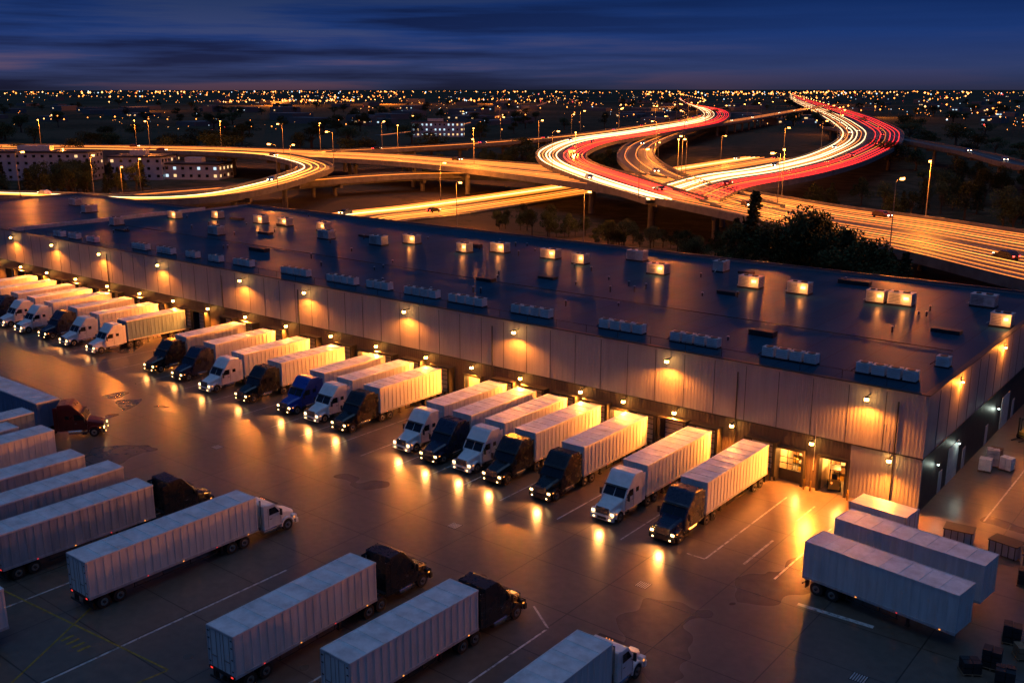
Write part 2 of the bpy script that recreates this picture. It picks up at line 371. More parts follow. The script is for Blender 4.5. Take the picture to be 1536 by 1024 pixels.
def cargo_box(x,y,rot,L=4.7,W=2.4,H=2.9):
    p=empty("shipping_container",(x,y,0),rot); b=MB()
    b.box(-L/2,L/2,-W/2,W/2,.15,H,'trailer')
    for i in range(int(L/.3)):
        xx=-L/2+.2+i*.3
        if xx<L/2-.15:
            for sd in (-1,1):
                a,c=sorted((sd*W/2,sd*(W/2+.03))); b.box(xx-.06,xx+.06,a,c,.3,H-.15,'trailer')
    for sx in (-1,1):
        for sy in (-1,1): b.box(sx*(L/2)-.08,sx*(L/2)+.08,sy*W/2-.06,sy*W/2+.06,.0,H+.03,'trailer_grey')
    for x_ in (-.5,.5): b.cyl('z',(L/2+.04,x_*1.0,H/2),.02,H-.4,'chrome',6)
    obj("container_body",b.mesh("container"),p,bevel=.015); return p
cargo_box(-.8,-6.8,rad(-6))

# ------------------------------------------------------------------ small yard things
def dumpster(x,y,rot):
    p=empty("metal_bin",(x,y,0),rot); b=MB()
    b.prism([(-.6,.15),(.6,.15),(.75,1.2),(-.75,1.2)],-1.1,1.1,'trailer_grey')
    b.box(-1.15,1.15,-.8,.8,1.2,1.27,'dark')
    for i in range(5): b.box(-1.0+i*.5-.03,-1.0+i*.5+.03,-.78,-.72,.2,1.2,'dark')
    for sx in (-.9,.9):
        for sy in (-.5,.5): b.cyl('x',(sx,sy,.08),.08,.06,'rubber',10)
    obj("bin_body",b.mesh("bin"),p)
dumpster(4.4,-3.6,.1); dumpster(8.0,-3.8,-.2); dumpster(10.4,-4.6,.3)
def pallet(x,y,rot,h,k='trailer_grey'):
    p=empty("loaded_pallet",(x,y,0),rot); b=MB()
    for i in range(5): b.box(-.6,.6,-.5+i*.22,-.36+i*.22,.12,.15,'wood')
    for xx in (-.55,0,.55): b.box(xx-.05,xx+.05,-.5,.52,0,.118,'wood')
    z=.152; r=random.Random(int(x*10+y))
    while z<h:
        for ix in range(2):
            for iy in range(2):
                hh=r.uniform(.32,.4)
                b.box(-.56+ix*.57,-.02+ix*.57,-.46+iy*.48,-.01+iy*.48,z,z+hh,k)
        z+=.41
    obj("load",b.mesh("pallet"),p,bevel=.01)
for a in [(2.0,14.5,.1,1.3,'trailer'),(2.2,16.3,.3,1.6,'unit'),(3.6,16.0,-.2,1.2,'trailer'),(2.1,18,.0,1.1,'wood'),(10.4,-8.2,.2,1.0,'dark'),(11.8,-9.2,.5,1.3,'dark'),(11.5,-17.5,.2,1.2,'dark'),(12.6,-19,.6,.9,'wood'),(13,-15.5,.1,1.1,'dark'),(11.2,-21.5,.1,1.1,'dark'),(10.3,-23,.6,.7,'dark'),(12.4,-23.4,.2,1.2,'dark')]: pallet(*a)
def forklift(x,y,rot):
    p=empty("forklift",(x,y,0),rot); b=MB()
    b.prism([(-1.1,.25),(.7,.25),(.7,.8),(.1,.85),(-.3,1.0),(-1.1,1.15)],-.5,.5,'yellow')
    for sx in (-.42,.42):
        b.box(sx-.04,sx+.04,-1.0,-.93,1.1,2.1,'dark'); b.box(sx-.04,sx+.04,.35,.42,.8,2.1,'dark'); b.box(sx-.06,sx+.06,.75,.87,.1,2.4,'dark'); b.box(sx-.07,sx+.07,.87,1.9,.08,.13,'dark')
        for yy,r in ((.45,.3),(-.8,.25)): b.cyl('x',(sx*1.25,yy,r),r,.2,'rubber',16)
    b.box(-.48,.48,-1.05,.45,2.1,2.16,'dark'); b.box(-.45,.45,.8,.86,.4,.5,'dark'); b.box(-.25,.25,-.6,-.2,1.0,1.15,'dark'); b.box(-.25,.25,-.7,-.6,1.1,1.6,'dark')
    b.box(-.3,-.15,-1.12,-1.1,.8,.95,'amber')
    obj("forklift_body",b.mesh("forklift"),p)
forklift(3.0,27,rad(160)); forklift(-7.9,1.2,rad(20))

# ------------------------------------------------------------------ warehouse
WH=empty("warehouse")
HT=10.4; XL=-218.; XS=-164.; YD=54.; YD2=43.
lit=[-11.7,-7.6,-30.4,-50.8,-69.0]
closed=[x for x,_,_ in docked]+[-104.2,-97.5,-158,-163,-24]
W=MB()
ops=sorted([(x-1.2,x+1.2) for x in lit])
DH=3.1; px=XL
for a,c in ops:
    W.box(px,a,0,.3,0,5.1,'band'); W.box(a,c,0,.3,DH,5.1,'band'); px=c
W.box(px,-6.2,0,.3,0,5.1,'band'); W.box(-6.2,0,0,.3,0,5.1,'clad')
W.box(XL,.04,-.06,.3,5.1,HT+.35,'clad')
W.box(-.3,0,.3,YD,0,5.1,'trim'); W.box(-.3,.04,.3,YD,5.1,HT+.35,'clad')
W.box(XS,-.3,YD-.3,YD,0,HT+.35,'clad'); W.box(XL,XS,YD2-.3,YD2,0,HT+.35,'clad'); W.box(XL,XL+.3,.3,YD2-.3,0,HT+.35,'clad'); W.box(XS-.3,XS,YD2,YD-.3,0,HT+.35,'clad')
obj("walls",W.mesh("walls"),WH)
D=MB()
x=XL+3.3
while x<-1:
    D.box(x-.025,x+.025,-.085,-.061,5.12,HT+.1,'trim'); x+=3.3
D.box(XL,.07,-.10,-.061,4.98,5.1,'trim')
y=3.3
while y<YD: D.box(.041,.06,y-.03,y+.03,5.12,HT+.1,'trim'); y+=3.3
D.box(.041,.085,0,YD,4.98,5.1,'trim')
D.box(XL-.1,.14,-.16,.42,HT+.351,HT+.43,'trim'); D.box(-.42,.14,.42,YD+.1,HT+.351,HT+.43,'trim'); D.box(XS,-.42,YD-.42,YD+.1,HT+.351,HT+.43,'trim')
D.box(XL-.1,XS,YD2-.42,YD2+.1,HT+.351,HT+.43,'trim'); D.box(XL-.1,XL+.42,.42,YD2-.42,HT+.351,HT+.43,'trim')
D.box(XS-.35,XS+.05,.42,YD2-.42,HT,HT+.7,'unit')
for xx in (-2.4,-17.5,-48,-82,-99,-130): D.cyl('z',(xx,-.17,5.0),.07,9.6,'trim',8)
for xx in (-2.9,-9.5): D.cyl('z',(xx,-.08,4.0),.03,4.5,'unit',6)
obj("trim_and_coping",D.mesh("trim"),WH)
R=MB(); R.box(XS,-.3,.3,YD-.3,HT-.3,HT,'roof'); R.box(XL+.3,XS,.3,YD2-.3,HT-.3,HT-.02,'roof'); obj("roof",R.mesh("roofm"),WH)
G=MB()
for x in closed:
    G.box(x-1.25,x+1.25,-.03,-.001,.9,3.7,'trim')
    for i in range(5): G.box(x-1.2,x+1.2,-.05,-.031,.95+i*.55,1.42+i*.55,'unit')
    G.box(x-1.62,x-1.3,-1.0,-.002,.5,3.75,'dark'); G.box(x+1.3,x+1.62,-1.0,-.002,.5,3.75,'dark'); G.box(x-1.62,x+1.62,-1.0,-.002,3.75,3.92,'dark')
    G.box(x-1.3,x+1.3,-.8,-.002,.0,.898,'conc')
    for s_ in (-.8,.8): G.box(x+s_-.12,x+s_+.12,-.95,-.801,.5,.9,'rubber')
for x in lit:
    G.box(x-1.42,x-1.2,-.55,.0-.002,0,DH+.25,'dark'); G.box(x+1.2,x+1.42,-.55,-.002,0,DH+.25,'dark'); G.box(x-1.42,x+1.42,-.55,-.002,DH+.25,DH+.45,'dark')
    for s_ in (-1,1): G.cyl('z',(x+s_*1.75,-.9,.5),.09,1.0,'yline',10)
    G.box(x-1.6,x-1.2,.301,4,0,3.4,'inter'); G.box(x+1.2,x+1.6,.301,4,0,3.4,'inter'); G.box(x-1.6,x+1.6,4,4.1,0,3.4,'inter'); G.box(x-1.6,x+1.6,.301,4.1,3.4,3.5,'inter'); G.box(x-1.2,x+1.2,.0,4,.0,.02,'conc')
    for z in (.7,1.5,2.3): G.box(x-1.1,x+1.1,3.2,3.9,z,z+.06,'dark')
    r=random.Random(int(x*7))
    for z in (.03,.76,1.56):
        for q in range(4): G.box(x-1.05+q*.52,x-.65+q*.52,3.25,3.8,z,z+r.uniform(.3,.6),r.choice(['wood','trailer','yellow']))
G.box(-11.7-1.19,-11.7+1.19,.12,.18,.02,1.15,'trim')
for z in (1.7,2.3): G.box(-11.7-1.19,-11.7+1.19,.13,.17,z,z+.06,'trim')
for q in (-.4,.4): G.box(-11.7+q-.03,-11.7+q+.03,.10,.13,1.15,3.1,'trim')
for yy in (6.2,14,22.5,34): G.box(.001,.05,yy-.5,yy+.5,0,2.1,'trailer_grey')
for yy in (10,30): G.box(.001,.06,yy-1.7,yy+1.7,0,3.6,'unit')
obj("dock_doors",G.mesh("doors"),WH)
for x in lit: light("interior_lamp",'POINT',(x,1.6,2.9),800,(1,.40,.08),WH,.25)
LB=MB()
def wall_lamp(x,z,e,y=-.06,tilt=-12,arm=.35):
    a=arm+.1
    LB.box(x-.22,x+.22,y-a-.24,y-a+.24,z+.16,z+.22,'fix'); LB.box(x-.05,x+.05,y-a,y-.003,z+.221,z+.29,'fix'); LB.cyl('z',(x,y-a,z+.03),.19,.28,'bulb',12)
    light("wall_lamp_light",'SPOT',(x,y-a,z-.14),e,ORANGE,WH,.18,(rad(tilt),0,0),spot_size=rad(168),spot_blend=.4)
for x in (-160.9,-146.2,-130.8,-113.9,-93.5,-79.7,-61.2,-44.2,-24.8,-4.9): wall_lamp(x,9.75,5200,-.06,-30,.85)
for x in (-168.3,-159.1,-149.6,-139.8,-129.8,-120.2,-111,-102.1,-93.2,-84.2,-75.1,-66.6,-58.0,-50.7,-43.5,-35.3,-29.9,-23.9,-17.6,-9.6,-2.6): wall_lamp(x,4.5,12500,0,-54,.6)
def side_lamp(y,z,e,k,c):
    LB.box(.063,.36,y-.17,y+.17,z+.12,z+.2,'fix'); LB.cyl('z',(.24,y,z+.03),.1,.15,k,10)
    light("wall_lamp_light",'POINT',(.6,y,z-.1),e,c,WH,.12)
side_lamp(9.7,9.75,700,'bulb',ORANGE); side_lamp(25.8,9.75,700,'bulb',ORANGE); side_lamp(42,9.75,500,'bulb',ORANGE)
side_lamp(4.3,3.3,30,'cool',(.75,.9,.75)); side_lamp(11,3.4,30,'cool',(.75,.9,.75)); side_lamp(26,3.0,60,'cool',(.75,.9,.75))
obj("wall_lamps",LB.mesh("walllamps"),WH)

def unit_mesh(lamp,seed):
    b=MB(); r=random.Random(seed); L=r.uniform(1.0,1.45); w=.8; h=r.uniform(1.0,1.35)
    b.box(-L-.08,L+.08,-w-.08,w+.08,0,.25,'trim'); b.box(-L,L,-w,w,.25,.25+h,'unit'); b.box(-L-.05,L+.05,-w-.05,w+.05,.25+h,.32+h,'unit')
    for i in range(6): b.box(-L+.15,L*.1,-w-.02,-w-.001,.4+i*h*.13,.44+i*h*.13,'trim')
    b.cyl('z',(L*.4,0,.38+h),.42,.12,'trim',16); b.cyl('z',(-L*.5,0,.38+h),.3,.12,'trim',16)
    for i in range(5): b.box(L+.001,L+.02,-w+.1,w-.1,.4+i*h*.15,.44+i*h*.15,'trim')
    if lamp: b.box(L*.35,L*.75,-w-.1,-w-.021,.25+h*.5,.25+h*.72,'bulb2')
    b.tube((-L-.6,.2,.15),(-L,.2,.5),.06,'unit')
    return b.mesh("rooftop_unit")
um=[unit_mesh(True,i) for i in range(3)]; un=[unit_mesh(False,i) for i in range(3)]
RU=[(-156.9,30.5,1),(-150.1,35.9,1),(-137.2,36.7,1),(-130.4,37.1,1),(-119.6,37.3,1),(-99,31.5,0),(-95.7,36.1,1),(-82.5,34.6,1),(-78,38.1,1),(-68.1,38.4,1),(-61.7,37.3,1),(-56.6,45.2,0),(-48.2,37.1,1),(-42.2,44.7,0),(-33.5,36.1,1),(-26.8,36.3,1),(-17.2,37,1),(-14.3,37.3,1),(-6.2,42.7,0),(-1.9,32.8,1),(-130.6,21.7,0),(-111.3,30.7,0),(-156.6,17.5,0),(-180,25,0),(-195,30,0)]
for i,(x,y,l) in enumerate(RU):
    obj("rooftop_unit",(um if l else un)[i%3],WH,(x,y,HT),rad(rnd.choice([0,0,90 if not l else 0])+rnd.uniform(-2,2)))
    if l: light("unit_lamp_light",'POINT',(x+.7,y-1.45,HT+1.0),150,(1,.30,.05),WH,.12)
def bank(n):
    b=MB()
    for i in range(n):
        x=(i-(n-1)/2)*1.42
        b.box(x-.58,x+.58,-.5,.5,.18,1.05,'roofw'); b.box(x-.6,x+.6,-.52,.52,1.05,1.1,'unit'); b.cyl('z',(x,0,1.13),.36,.06,'trim',14)
        for q in range(4): b.box(x-.5,x+.5,-.515,-.501,.32+q*.17,.36+q*.17,'unit')
    b.box(-n*.7,n*.7,-.45,-.35,0,.17,'trim'); b.box(-n*.7,n*.7,.35,.45,0,.17,'trim')
    b.tube((-n*.7-.5,0,.1),(-n*.7,0,.5),.05,'trim'); return b.mesh("condenser_bank")
B2,B3,B4,B1=bank(2),bank(3),bank(4),bank(1)
for x,y,m in [(-150.5,2.9,B2),(-145.8,3.2,B2),(-139.6,3.1,B2),(-125.8,3.7,B3),(-118.9,3.9,B3),(-112.1,4.2,B2),(-106.1,4.2,B2),(-99.7,4.5,B3),(-87.7,4.4,B4),(-78,4.4,B4),(-71.3,4.8,B3),(-63.6,4.8,B4),(-55.9,4.7,B4),(-46,4.7,B4),(-33.7,4.8,B4),(-24.6,4.4,B4),(-14.4,4.6,B4),(-5.1,4.6,B4),(-2.1,11.5,B1)]:
    obj("condenser_bank",m,WH,(x,y,HT),rad(rnd.uniform(-1,1)))
V=MB()
for i in range(60):
    x=rnd.uniform(-160,-3); y=rnd.uniform(7,50); h=rnd.uniform(.3,.8); V.cyl('z',(x,y,HT+h/2),.09,h,'trim',8); V.cyl('z',(x,y,HT+h+.04),.15,.08,'unit',8)
for i in range(14):
    x=rnd.uniform(-155,-5); y=rnd.uniform(10,50); l=rnd.uniform(1,2.2); V.box(x-l,x+l,y-.6,y+.6,HT+.001,HT+rnd.uniform(.3,.6),'trim')
for x in range(-160,0,4): V.box(x-.02,x+.02,1.2,1.24,HT,HT+1.0,'trim')
V.box(-160,-4,1.2,1.23,HT+1.0,HT+1.04,'trim')
V.tube((-160,18,HT+.12),(-3,18,HT+.12),.05,'trim')
obj("roof_vents_and_pipes",V.mesh("vents"),WH)

# ------------------------------------------------------------------ ground
g=MB(); g.quad((-20000,-3000,-.06),(9000,-3000,-.06),(9000,30000,-.06),(-20000,30000,-.06),'ground'); obj("ground",g.mesh("ground"))
l=MB(); l.box(-300,75,-140,0,-.05,0,'lot'); l.box(0.0,75,0.001,62,-.05,0,'lot'); obj("concrete_yard",l.mesh("lot"))
mk=MB()
def line(x0,y0,x1,y1,w=.14,k='line',z=.005):
    d=Vector((x1-x0,y1-y0)).normalized(); n=Vector((-d.y,d.x))*w/2
    mk.quad((x0+n.x,y0+n.y,z),(x0-n.x,y0-n.y,z),(x1-n.x,y1-n.y,z),(x1+n.x,y1+n.y,z),k)
xs=[d[0] for d in docked]
for i in range(len(xs)-1):
    if xs[i]-xs[i+1]<9: line((xs[i]+xs[i+1])/2,-2,(xs[i]+xs[i+1])/2,-20.5)
for x in (-48.5,-53,-97.5,-102.5): line(x,-2,x,-20.5)
line(-10.4,-3.6,-10.4,-19.2,.16); line(-7.6,-12.8,-7.6,-18.2,.2); line(-4.7,-7.6,-4.7,-19,.16); line(-12,-19.3,-10.4,-19.3,.16); line(-7.6,-4,-7.6,-8,.16)
line(-1.8,-21.5,3.6,-21.3,.4); line(-34.8,-41.1,-34.8,-62,.18); line(-13.9,-35.6,-13.9,-60,.16); line(-16.5,-33.6,-13.9,-35.4,.16)
line(-21.7,-42,-21.7,-62,.16); line(-46,-41,-46,-62,.16); line(-53.3,-42,-53.3,-62,.16)
line(-60,-57.2,-29.9,-54.6,.14,'yline',.0095); line(-44.5,-48,-36,-62,.14,'yline',.014)
line(-29.9,-54.7,-31,-64,.14,'yline')
for i in range(4): line(-38.6+i*.7,-56.2,-38.6+i*.7,-57.1,.25,'yline')
for x in (5,10): line(x,2,x,40,.14)
obj("painted_markings",mk.mesh("marks"))
dm=MB()
for x,y in ((-30,-27),(-62,-28),(-12,-26),(-90,-30),(5,-28)):
    dm.box(x-.5,x+.5,y-.5,y+.5,.001,.012,'dark')
    for i in range(6): dm.box(x-.45+i*.16,x-.37+i*.16,y-.45,y+.45,.012,.02,'unit')
obj("drain_grates",dm.mesh("drains"))

# ------------------------------------------------------------------ roads
def cr(pts,n):
    P=[Vector(p) for p in pts]; P=[P[0]*2-P[1]]+P+[P[-1]*2-P[-2]]; out=[]; k=len(P)-3
    for i in range(n+1):
        u=i/n*k; j=min(int(u),k-1); t=u-j; a,b,c,d=P[j:j+4]
        out.append(.5*((2*b)+(c-a)*t+(2*a-5*b+4*c-d)*t*t+(3*b-a-3*c+d)*t**3))
    return out
def resample(pts,n):
    c=cr(pts,400); L=[0]
    for i in range(1,len(c)): L.append(L[-1]+(c[i]-c[i-1]).length)
    out=[];j=0
    for i in range(n+1):
        s=L[-1]*i/n
        while j<len(L)-2 and L[j+1]<s: j+=1
        t=(s-L[j])/max(1e-6,L[j+1]-L[j]); out.append(c[j].lerp(c[j+1],min(1,t)))
    return out
HW=empty("highway_interchange")
lampset=[]
traffic=MB(); 
def car(b,p,h,z,tail):
    h=h.normalized(); s=Vector((h.y,-h.x))
    def T(x,y,zz): q=p+s*x+h*y; return (q.x,q.y,z+zz)
    prof=[(-2.1,.3),(2.1,.3),(2.15,.75),(1.2,.9),(.5,1.42),(-1.1,1.45),(-1.9,1.0),(-2.15,.9)]
    n=len(prof); col=rnd.choice(['black','navy','trailer_grey','blue','maroon'])
    b.add([T(-.85,y,zz) for y,zz in prof]+[T(.85,y,zz) for y,zz in prof],[tuple(range(n)),tuple(range(2*n-1,n-1,-1))]+[(i,n+i,n+(i+1)%n,(i+1)%n) for i in range(n)],col); F_,Rr=2.17,-2.18
    b.add([T(-.7,1.15,.95),T(.7,1.15,.95),T(.62,.55,1.42),T(-.62,.55,1.42)],[(0,1,2,3)],'glass')
    for yy in (-1.35,1.35):
        for sd in (-1,1): b.add([T(sd*.87,yy-.32,.02),T(sd*.87,yy+.32,.02),T(sd*.87,yy+.32,.62),T(sd*.87,yy-.32,.62)],[(0,1,2,3)],'rubber')
    for x in (-.62,.62):
        zz=.7
        b.add([T(x-.2,F_,zz-.13),T(x+.2,F_,zz-.13),T(x+.2,F_,zz+.13),T(x-.2,F_,zz+.13)],[(0,1,2,3)],'thead')
        b.add([T(x-.2,Rr,zz),T(x+.2,Rr,zz),T(x+.2,Rr,zz+.2),T(x-.2,Rr,zz+.2)],[(3,2,1,0)],'ttail')
M['thead']=emis("traffic_headlamp",(1,.66,.35),16); M['ttail']=emis("traffic_taillamp",(1,.03,.02),16)
M['trailw']=emis("white_light_trail",(1,.60,.27),4.2); M['trailr']=emis("red_light_trail",(1,.018,.010),2.8); M['trailo']=emis("amber_light_trail",(1,.24,.022),1.7); M['traily']=emis("yellow_light_trail",(1,.34,.045),2.8)  # glow colours for added long-exposure traffic trails, not lamps in the road
def road(name,Lp=None,Rp=None,ctr=None,w=12,z=(9,9),n=60,trails=(),cars=(),lamps=None,pill=True,lamp_e=9000,parapet=True,marks=4):
    if ctr:
        c=resample(ctr,n); Ls=[];Rs=[]
        for i in range(n+1):
            d=(c[min(n,i+1)]-c[max(0,i-1)]).normalized(); nn=Vector((-d.y,d.x))*w/2; Ls.append(c[i]-nn); Rs.append(c[i]+nn)
    else:
        Ls=cr(Lp,n); Rs=cr(Rp,n)
    zs=[z[0]+(z[1]-z[0])*i/n for i in range(n+1)] if len(z)==2 else [q.x for q in cr([(q,0) for q in z],n)]
    b=MB(); 
    def at(i,f): return Ls[i].lerp(Rs[i],f)
    vs=[];uv=[]; acc=0
    for i in range(n+1):
        if i: acc+=(at(i,.5)-at(i-1,.5)).length
        wd=(Rs[i]-Ls[i]).length
        vs+=[(Ls[i].x,Ls[i].y,zs[i]),(Rs[i].x,Rs[i].y,zs[i])]; uv+=[(0,acc),(wd,acc)]
    area=sum((vs[2*i+1][0]-vs[2*i][0])*(vs[2*i+2][1]-vs[2*i][1])-(vs[2*i+1][1]-vs[2*i][1])*(vs[2*i+2][0]-vs[2*i][0]) for i in range(n))
    up=area>0
    fs=[((2*i,2*i+1,2*i+3,2*i+2) if up else (2*i+2,2*i+3,2*i+1,2*i)) for i in range(n)]
    me=bpy.data.meshes.new(name); me.from_pydata(vs,[],fs); me.materials.append(M['road']); ul=me.uv_layers.new(name="UVMap")
    for lp in me.loops: ul.data[lp.index].uv=uv[lp.vertex_index]
    obj(name+"_surface",me,HW)
    def sweep(f,off,x0,x1,z0,z1,k,i0=0,i1=None):
        i1=n if i1 is None else i1; vv=[]
        for i in range(i0,i1+1):
            p=at(i,f); d=(Rs[i]-Ls[i]).normalized()
            for xx,zz in ((x0,z0),(x1,z0),(x1,z1),(x0,z1)):
                q=p+d*(xx+off); vv.append((q.x,q.y,zs[i]+zz))
        m_=i1-i0; ff=[]
        for i in range(m_):
            for j in range(4): 
                ff.append((4*i+j,4*i+(j+1)%4,4*i+4+(j+1)%4,4*i+4+j))
        ff+=[(0,1,2,3),(4*m_+3,4*m_+2,4*m_+1,4*m_)]
        b.add(vv,ff,k)
    if parapet:
        sweep(0,0,-.3,0,-1.0,.7,'conc'); sweep(1,0,0,.3,-1.0,.7,'conc')
        sweep(.5,0,-min(5,.3*(Rs[0]-Ls[0]).length),min(5,.3*(Rs[0]-Ls[0]).length),-1.8,-.02,'conc')
        v2=[];
        for i in range(n+1): v2+=[(Ls[i].x,Ls[i].y,zs[i]-.6),(Rs[i].x,Rs[i].y,zs[i]-.6)]
        b.add(v2,[(2*i,2*i+1,2*i+3,2*i+2) for i in range(n)],'conc')
    for f in [ (j+1)/(marks+1) for j in range(marks)]: sweep(f,0,-.09,.09,.01,.03,'mark')
    for f,k,wd in trails: sweep(f,0,-wd/2,wd/2,.12,.12+wd,k)  # continuous glowing bars added along the lanes as vehicle light trails
    obj(name+"_structure",b.mesh(name+"s"),HW)
    Lc=[0]
    for i in range(1,n+1): Lc.append(Lc[-1]+(at(i,.5)-at(i-1,.5)).length)
    def pos(s,f):
        lo,hi=0,n-1
        while lo<hi:
            m_=(lo+hi)//2
            if Lc[m_+1]<s: lo=m_+1
            else: hi=m_
        j=lo; t=(s-Lc[j])/max(1e-6,Lc[j+1]-Lc[j]); p=at(j,f).lerp(at(j+1,f),t); return p,(at(j+1,f)-at(j,f)),zs[j]+(zs[j+1]-zs[j])*t,(Rs[j]-Ls[j])
    if pill:
        pb=MB(); s=12
        while s<Lc[-1] and s<900:
            p,_,zz,ac=pos(s,.5)
            if zz>3 and not(-206<p.x<-164 and 85<p.y<262):
                wd=ac.length; d=ac.normalized()
                for q in ((-.28,.28) if wd>18 else (0,)): c_=p+d*(q*wd); pb.cyl('z',(c_.x,c_.y,zz/2-.95),.85,zz-1.7,'conc',10)
                a=p-d*wd*.42; c_=p+d*wd*.42; pb.tube((a.x,a.y,zz-2.0),(c_.x,c_.y,zz-2.0),.75,'conc',4)
            s+=34
        if pb.v: obj(name+"_pillars",pb.mesh(name+"p"),HW)
    for f,gap,tail,lim in cars:
        s=rnd.uniform(0,gap)
        while s<min(Lc[-1],lim):
            p,d,zz,_=pos(s,f)
            car(traffic,p,-d if tail else d,zz+.01,tail); s+=gap*rnd.uniform(.55,1.6)
    if lamps:
        for f,gap,lim in lamps:
            s=gap*.4
            while s<min(Lc[-1],lim):
                p,d,zz,ac=pos(s,f); out=(ac.normalized())*(.5 if f>.5 else -.5); lampset.append((p+out,-out*2,zz,s,lamp_e)); s+=gap*rnd.uniform(.85,1.15)
M['mark']=paint("lane_marking",(.5,.5,.48),.6)
R1t=[(70,88),(20,108),(-19.1,125.6),(-38.9,135.6),(-64.8,146.4),(-96,165.5),(-137,190),(-173.5,204),(-236.7,212),(-300,216),(-378,203.4),(-422,185),(-520,130)]
R1b=[(62,28),(26,48),(-6.8,69),(-30,86.3),(-52.9,98.7),(-74.6,114.4),(-105.5,132.6),(-138.3,151.1),(-198.8,172),(-257.3,182),(-323.1,172),(-372.5,152),(-470,95)]
road("main_highway",R1t,R1b,z=(9,9),n=130,trails=[(f,k,wd) for f,k,wd in ((.05,'trailo',.14),(.11,'trailo',.2),(.17,'trailo',.12),(.24,'trailo',.16),(.29,'traily',.10),(.36,'trailo',.14),(.43,'trailo',.12),(.56,'trailo',.16),(.62,'trailo',.12),(.68,'traily',.10),(.74,'trailo',.14),(.8,'trailo',.18),(.87,'trailo',.12),(.94,'trailo',.14))],cars=[(.15,190,True,1e4),(.65,180,False,1e4)],lamps=[(0,48,700)],marks=7,lamp_e=24000)
R3L=[(-1400,2450),(-857,1514),(-562,1010),(-400,705),(-313,461),(-278.5,344),(-236,260),(-197,207),(-151,165),(-106,130)]
R3R=[(-1440,2540),(-900,1590),(-545,1038),(-352,660),(-276,440),(-243,330),(-210,258),(-178,212),(-135,175),(-95,141)]
W4=[(.05,'trailw',.32),(.13,'trailo',.32),(.20,'trailw',.3),(.27,'trailw',.3),(.34,'trailo',.28),(.41,'trailw',.25)]; R3_=[(.56,'trailr',.26),(.64,'trailr',.28),(.72,'trailo',.18),(.79,'trailr',.3),(.86,'trailr',.18),(.93,'trailr',.28)]
CW=[(.16,140,False,1e4)]; CR=[(.67,140,True,1e4)]
road("north_flyover",R3L,R3R,z=(9.5,10.5,11,11,11,11,11,10.6,9.6,9.08),n=150,trails=W4+R3_,cars=CW+CR,lamps=[(0,95,9999)],lamp_e=9000)
road("middle_ramp",ctr=[(-600,1500),(-391,795),(-325,558),(-254,380),(-202,281),(-155,214),(-112,165),(-78,131)],w=15,z=(9.5,9.5,9.8,9.8,9.6,9.4,9.2,9.06),n=110,trails=[(.2,'trailo',.2),(.5,'trailo',.22),(.8,'trailo',.2)],cars=[(.5,140,False,1e4)],lamps=[(1,85,1500)],marks=3,lamp_e=16000)
R5L=[(-2300,5300),(-1148,2630),(-455,1093),(-258,648),(-182,457),(-141,320),(-127,240),(-128,200),(-122,165)]
R5R=[(-2450,5700),(-1303,3069),(-462,1225),(-231,690),(-150,465),(-111,310),(-98,225),(-97,170),(-90,138)]
road("east_flyover",R5L,R5R,z=(9,9,9,9.5,10,10,9.8,9.4,9.08),n=180,trails=W4+R3_,cars=CW+CR,lamps=[(0,100,9999)],lamp_e=9000)
road("loop_ramp",ctr=[(-470,110),(-423,135),(-383,154),(-351,168),(-311,174),(-276,163),(-251,148),(-233,126),(-217.5,101),(-207,78),(-209,63),(-224,53.5),(-258,51),(-350,50)],w=12,z=(9.1,9.6,10,10,10,9.8,9.4,9,8.6,8.2,7.6,6,4,1),n=100,trails=[(.2,'trailw',.22),(.4,'traily',.3),(.6,'traily',.25),(.8,'trailo',.25)],cars=[(.3,120,False,1e4)],lamps=[(1,70,400)],marks=1,lamp_e=14000)
road("link_ramp",ctr=[(-318,208),(-309,246),(-306,313),(-316,398),(-355,535),(-402,687),(-520,960)],w=12,z=(9.1,9.3,9.6,10,10,10,10),n=70,trails=[(.3,'traily',.25),(.6,'trailo',.25)],cars=[(.4,90,False,1e4)],lamps=[(1,90,700)],marks=1)
road("underpass_road",ctr=[(-205,420),(-195,300),(-190,230),(-187,180),(-186,137),(-188,112),(-180,92),(-155,82),(-120,78),(-85,76)],w=30,z=(.25,.25),n=70,trails=[(.08,'trailo',.3),(.16,'traily',.3),(.25,'trailw',.2),(.33,'traily',.3),(.42,'trailo',.3),(.6,'trailo',.3),(.7,'traily',.2),(.8,'trailo',.3),(.9,'trailo',.3)],cars=[(.18,110,False,1e4),(.68,110,True,1e4)],lamps=[(0,70,330)],pill=False,parapet=False,marks=5,lamp_e=36000)
road("collector_ramp",ctr=[(-290,-60),(-262,0),(-251,69),(-246.5,105),(-241.5,148),(-231,178),(-205,194),(-170,190)],w=11,z=(1,3,5,5,5.2,5.6,6,6.5),n=60,trails=[(.3,'trailo',.22),(.7,'trailo',.22)],cars=[],lamps=[(1,60,500)],marks=1,lamp_e=12000)
road("country_road",ctr=[(-560,480),(-606,582),(-661,689),(-1173,1473),(-1800,2400)],w=12,z=(.1,.1),n=30,trails=[(.5,'trailo',.2)],cars=[],lamps=[(0,160,1500)],pill=False,parapet=False,marks=1)
road("east_bridge",ctr=[(-260,640),(-174,511),(-125,433),(-88,372),(-53,307),(40,190)],w=10,z=(9,9),n=40,cars=[(.5,90,False,1e4)],lamps=[],marks=1)
road("slip_road",ctr=[(60,70),(20,64),(-10,62),(-60,72),(-84,76)],w=8,z=(.12,.12),n=40,cars=[],lamps=[],pill=False,parapet=False,marks=1)
obj("highway_traffic",traffic.mesh("traffic"))

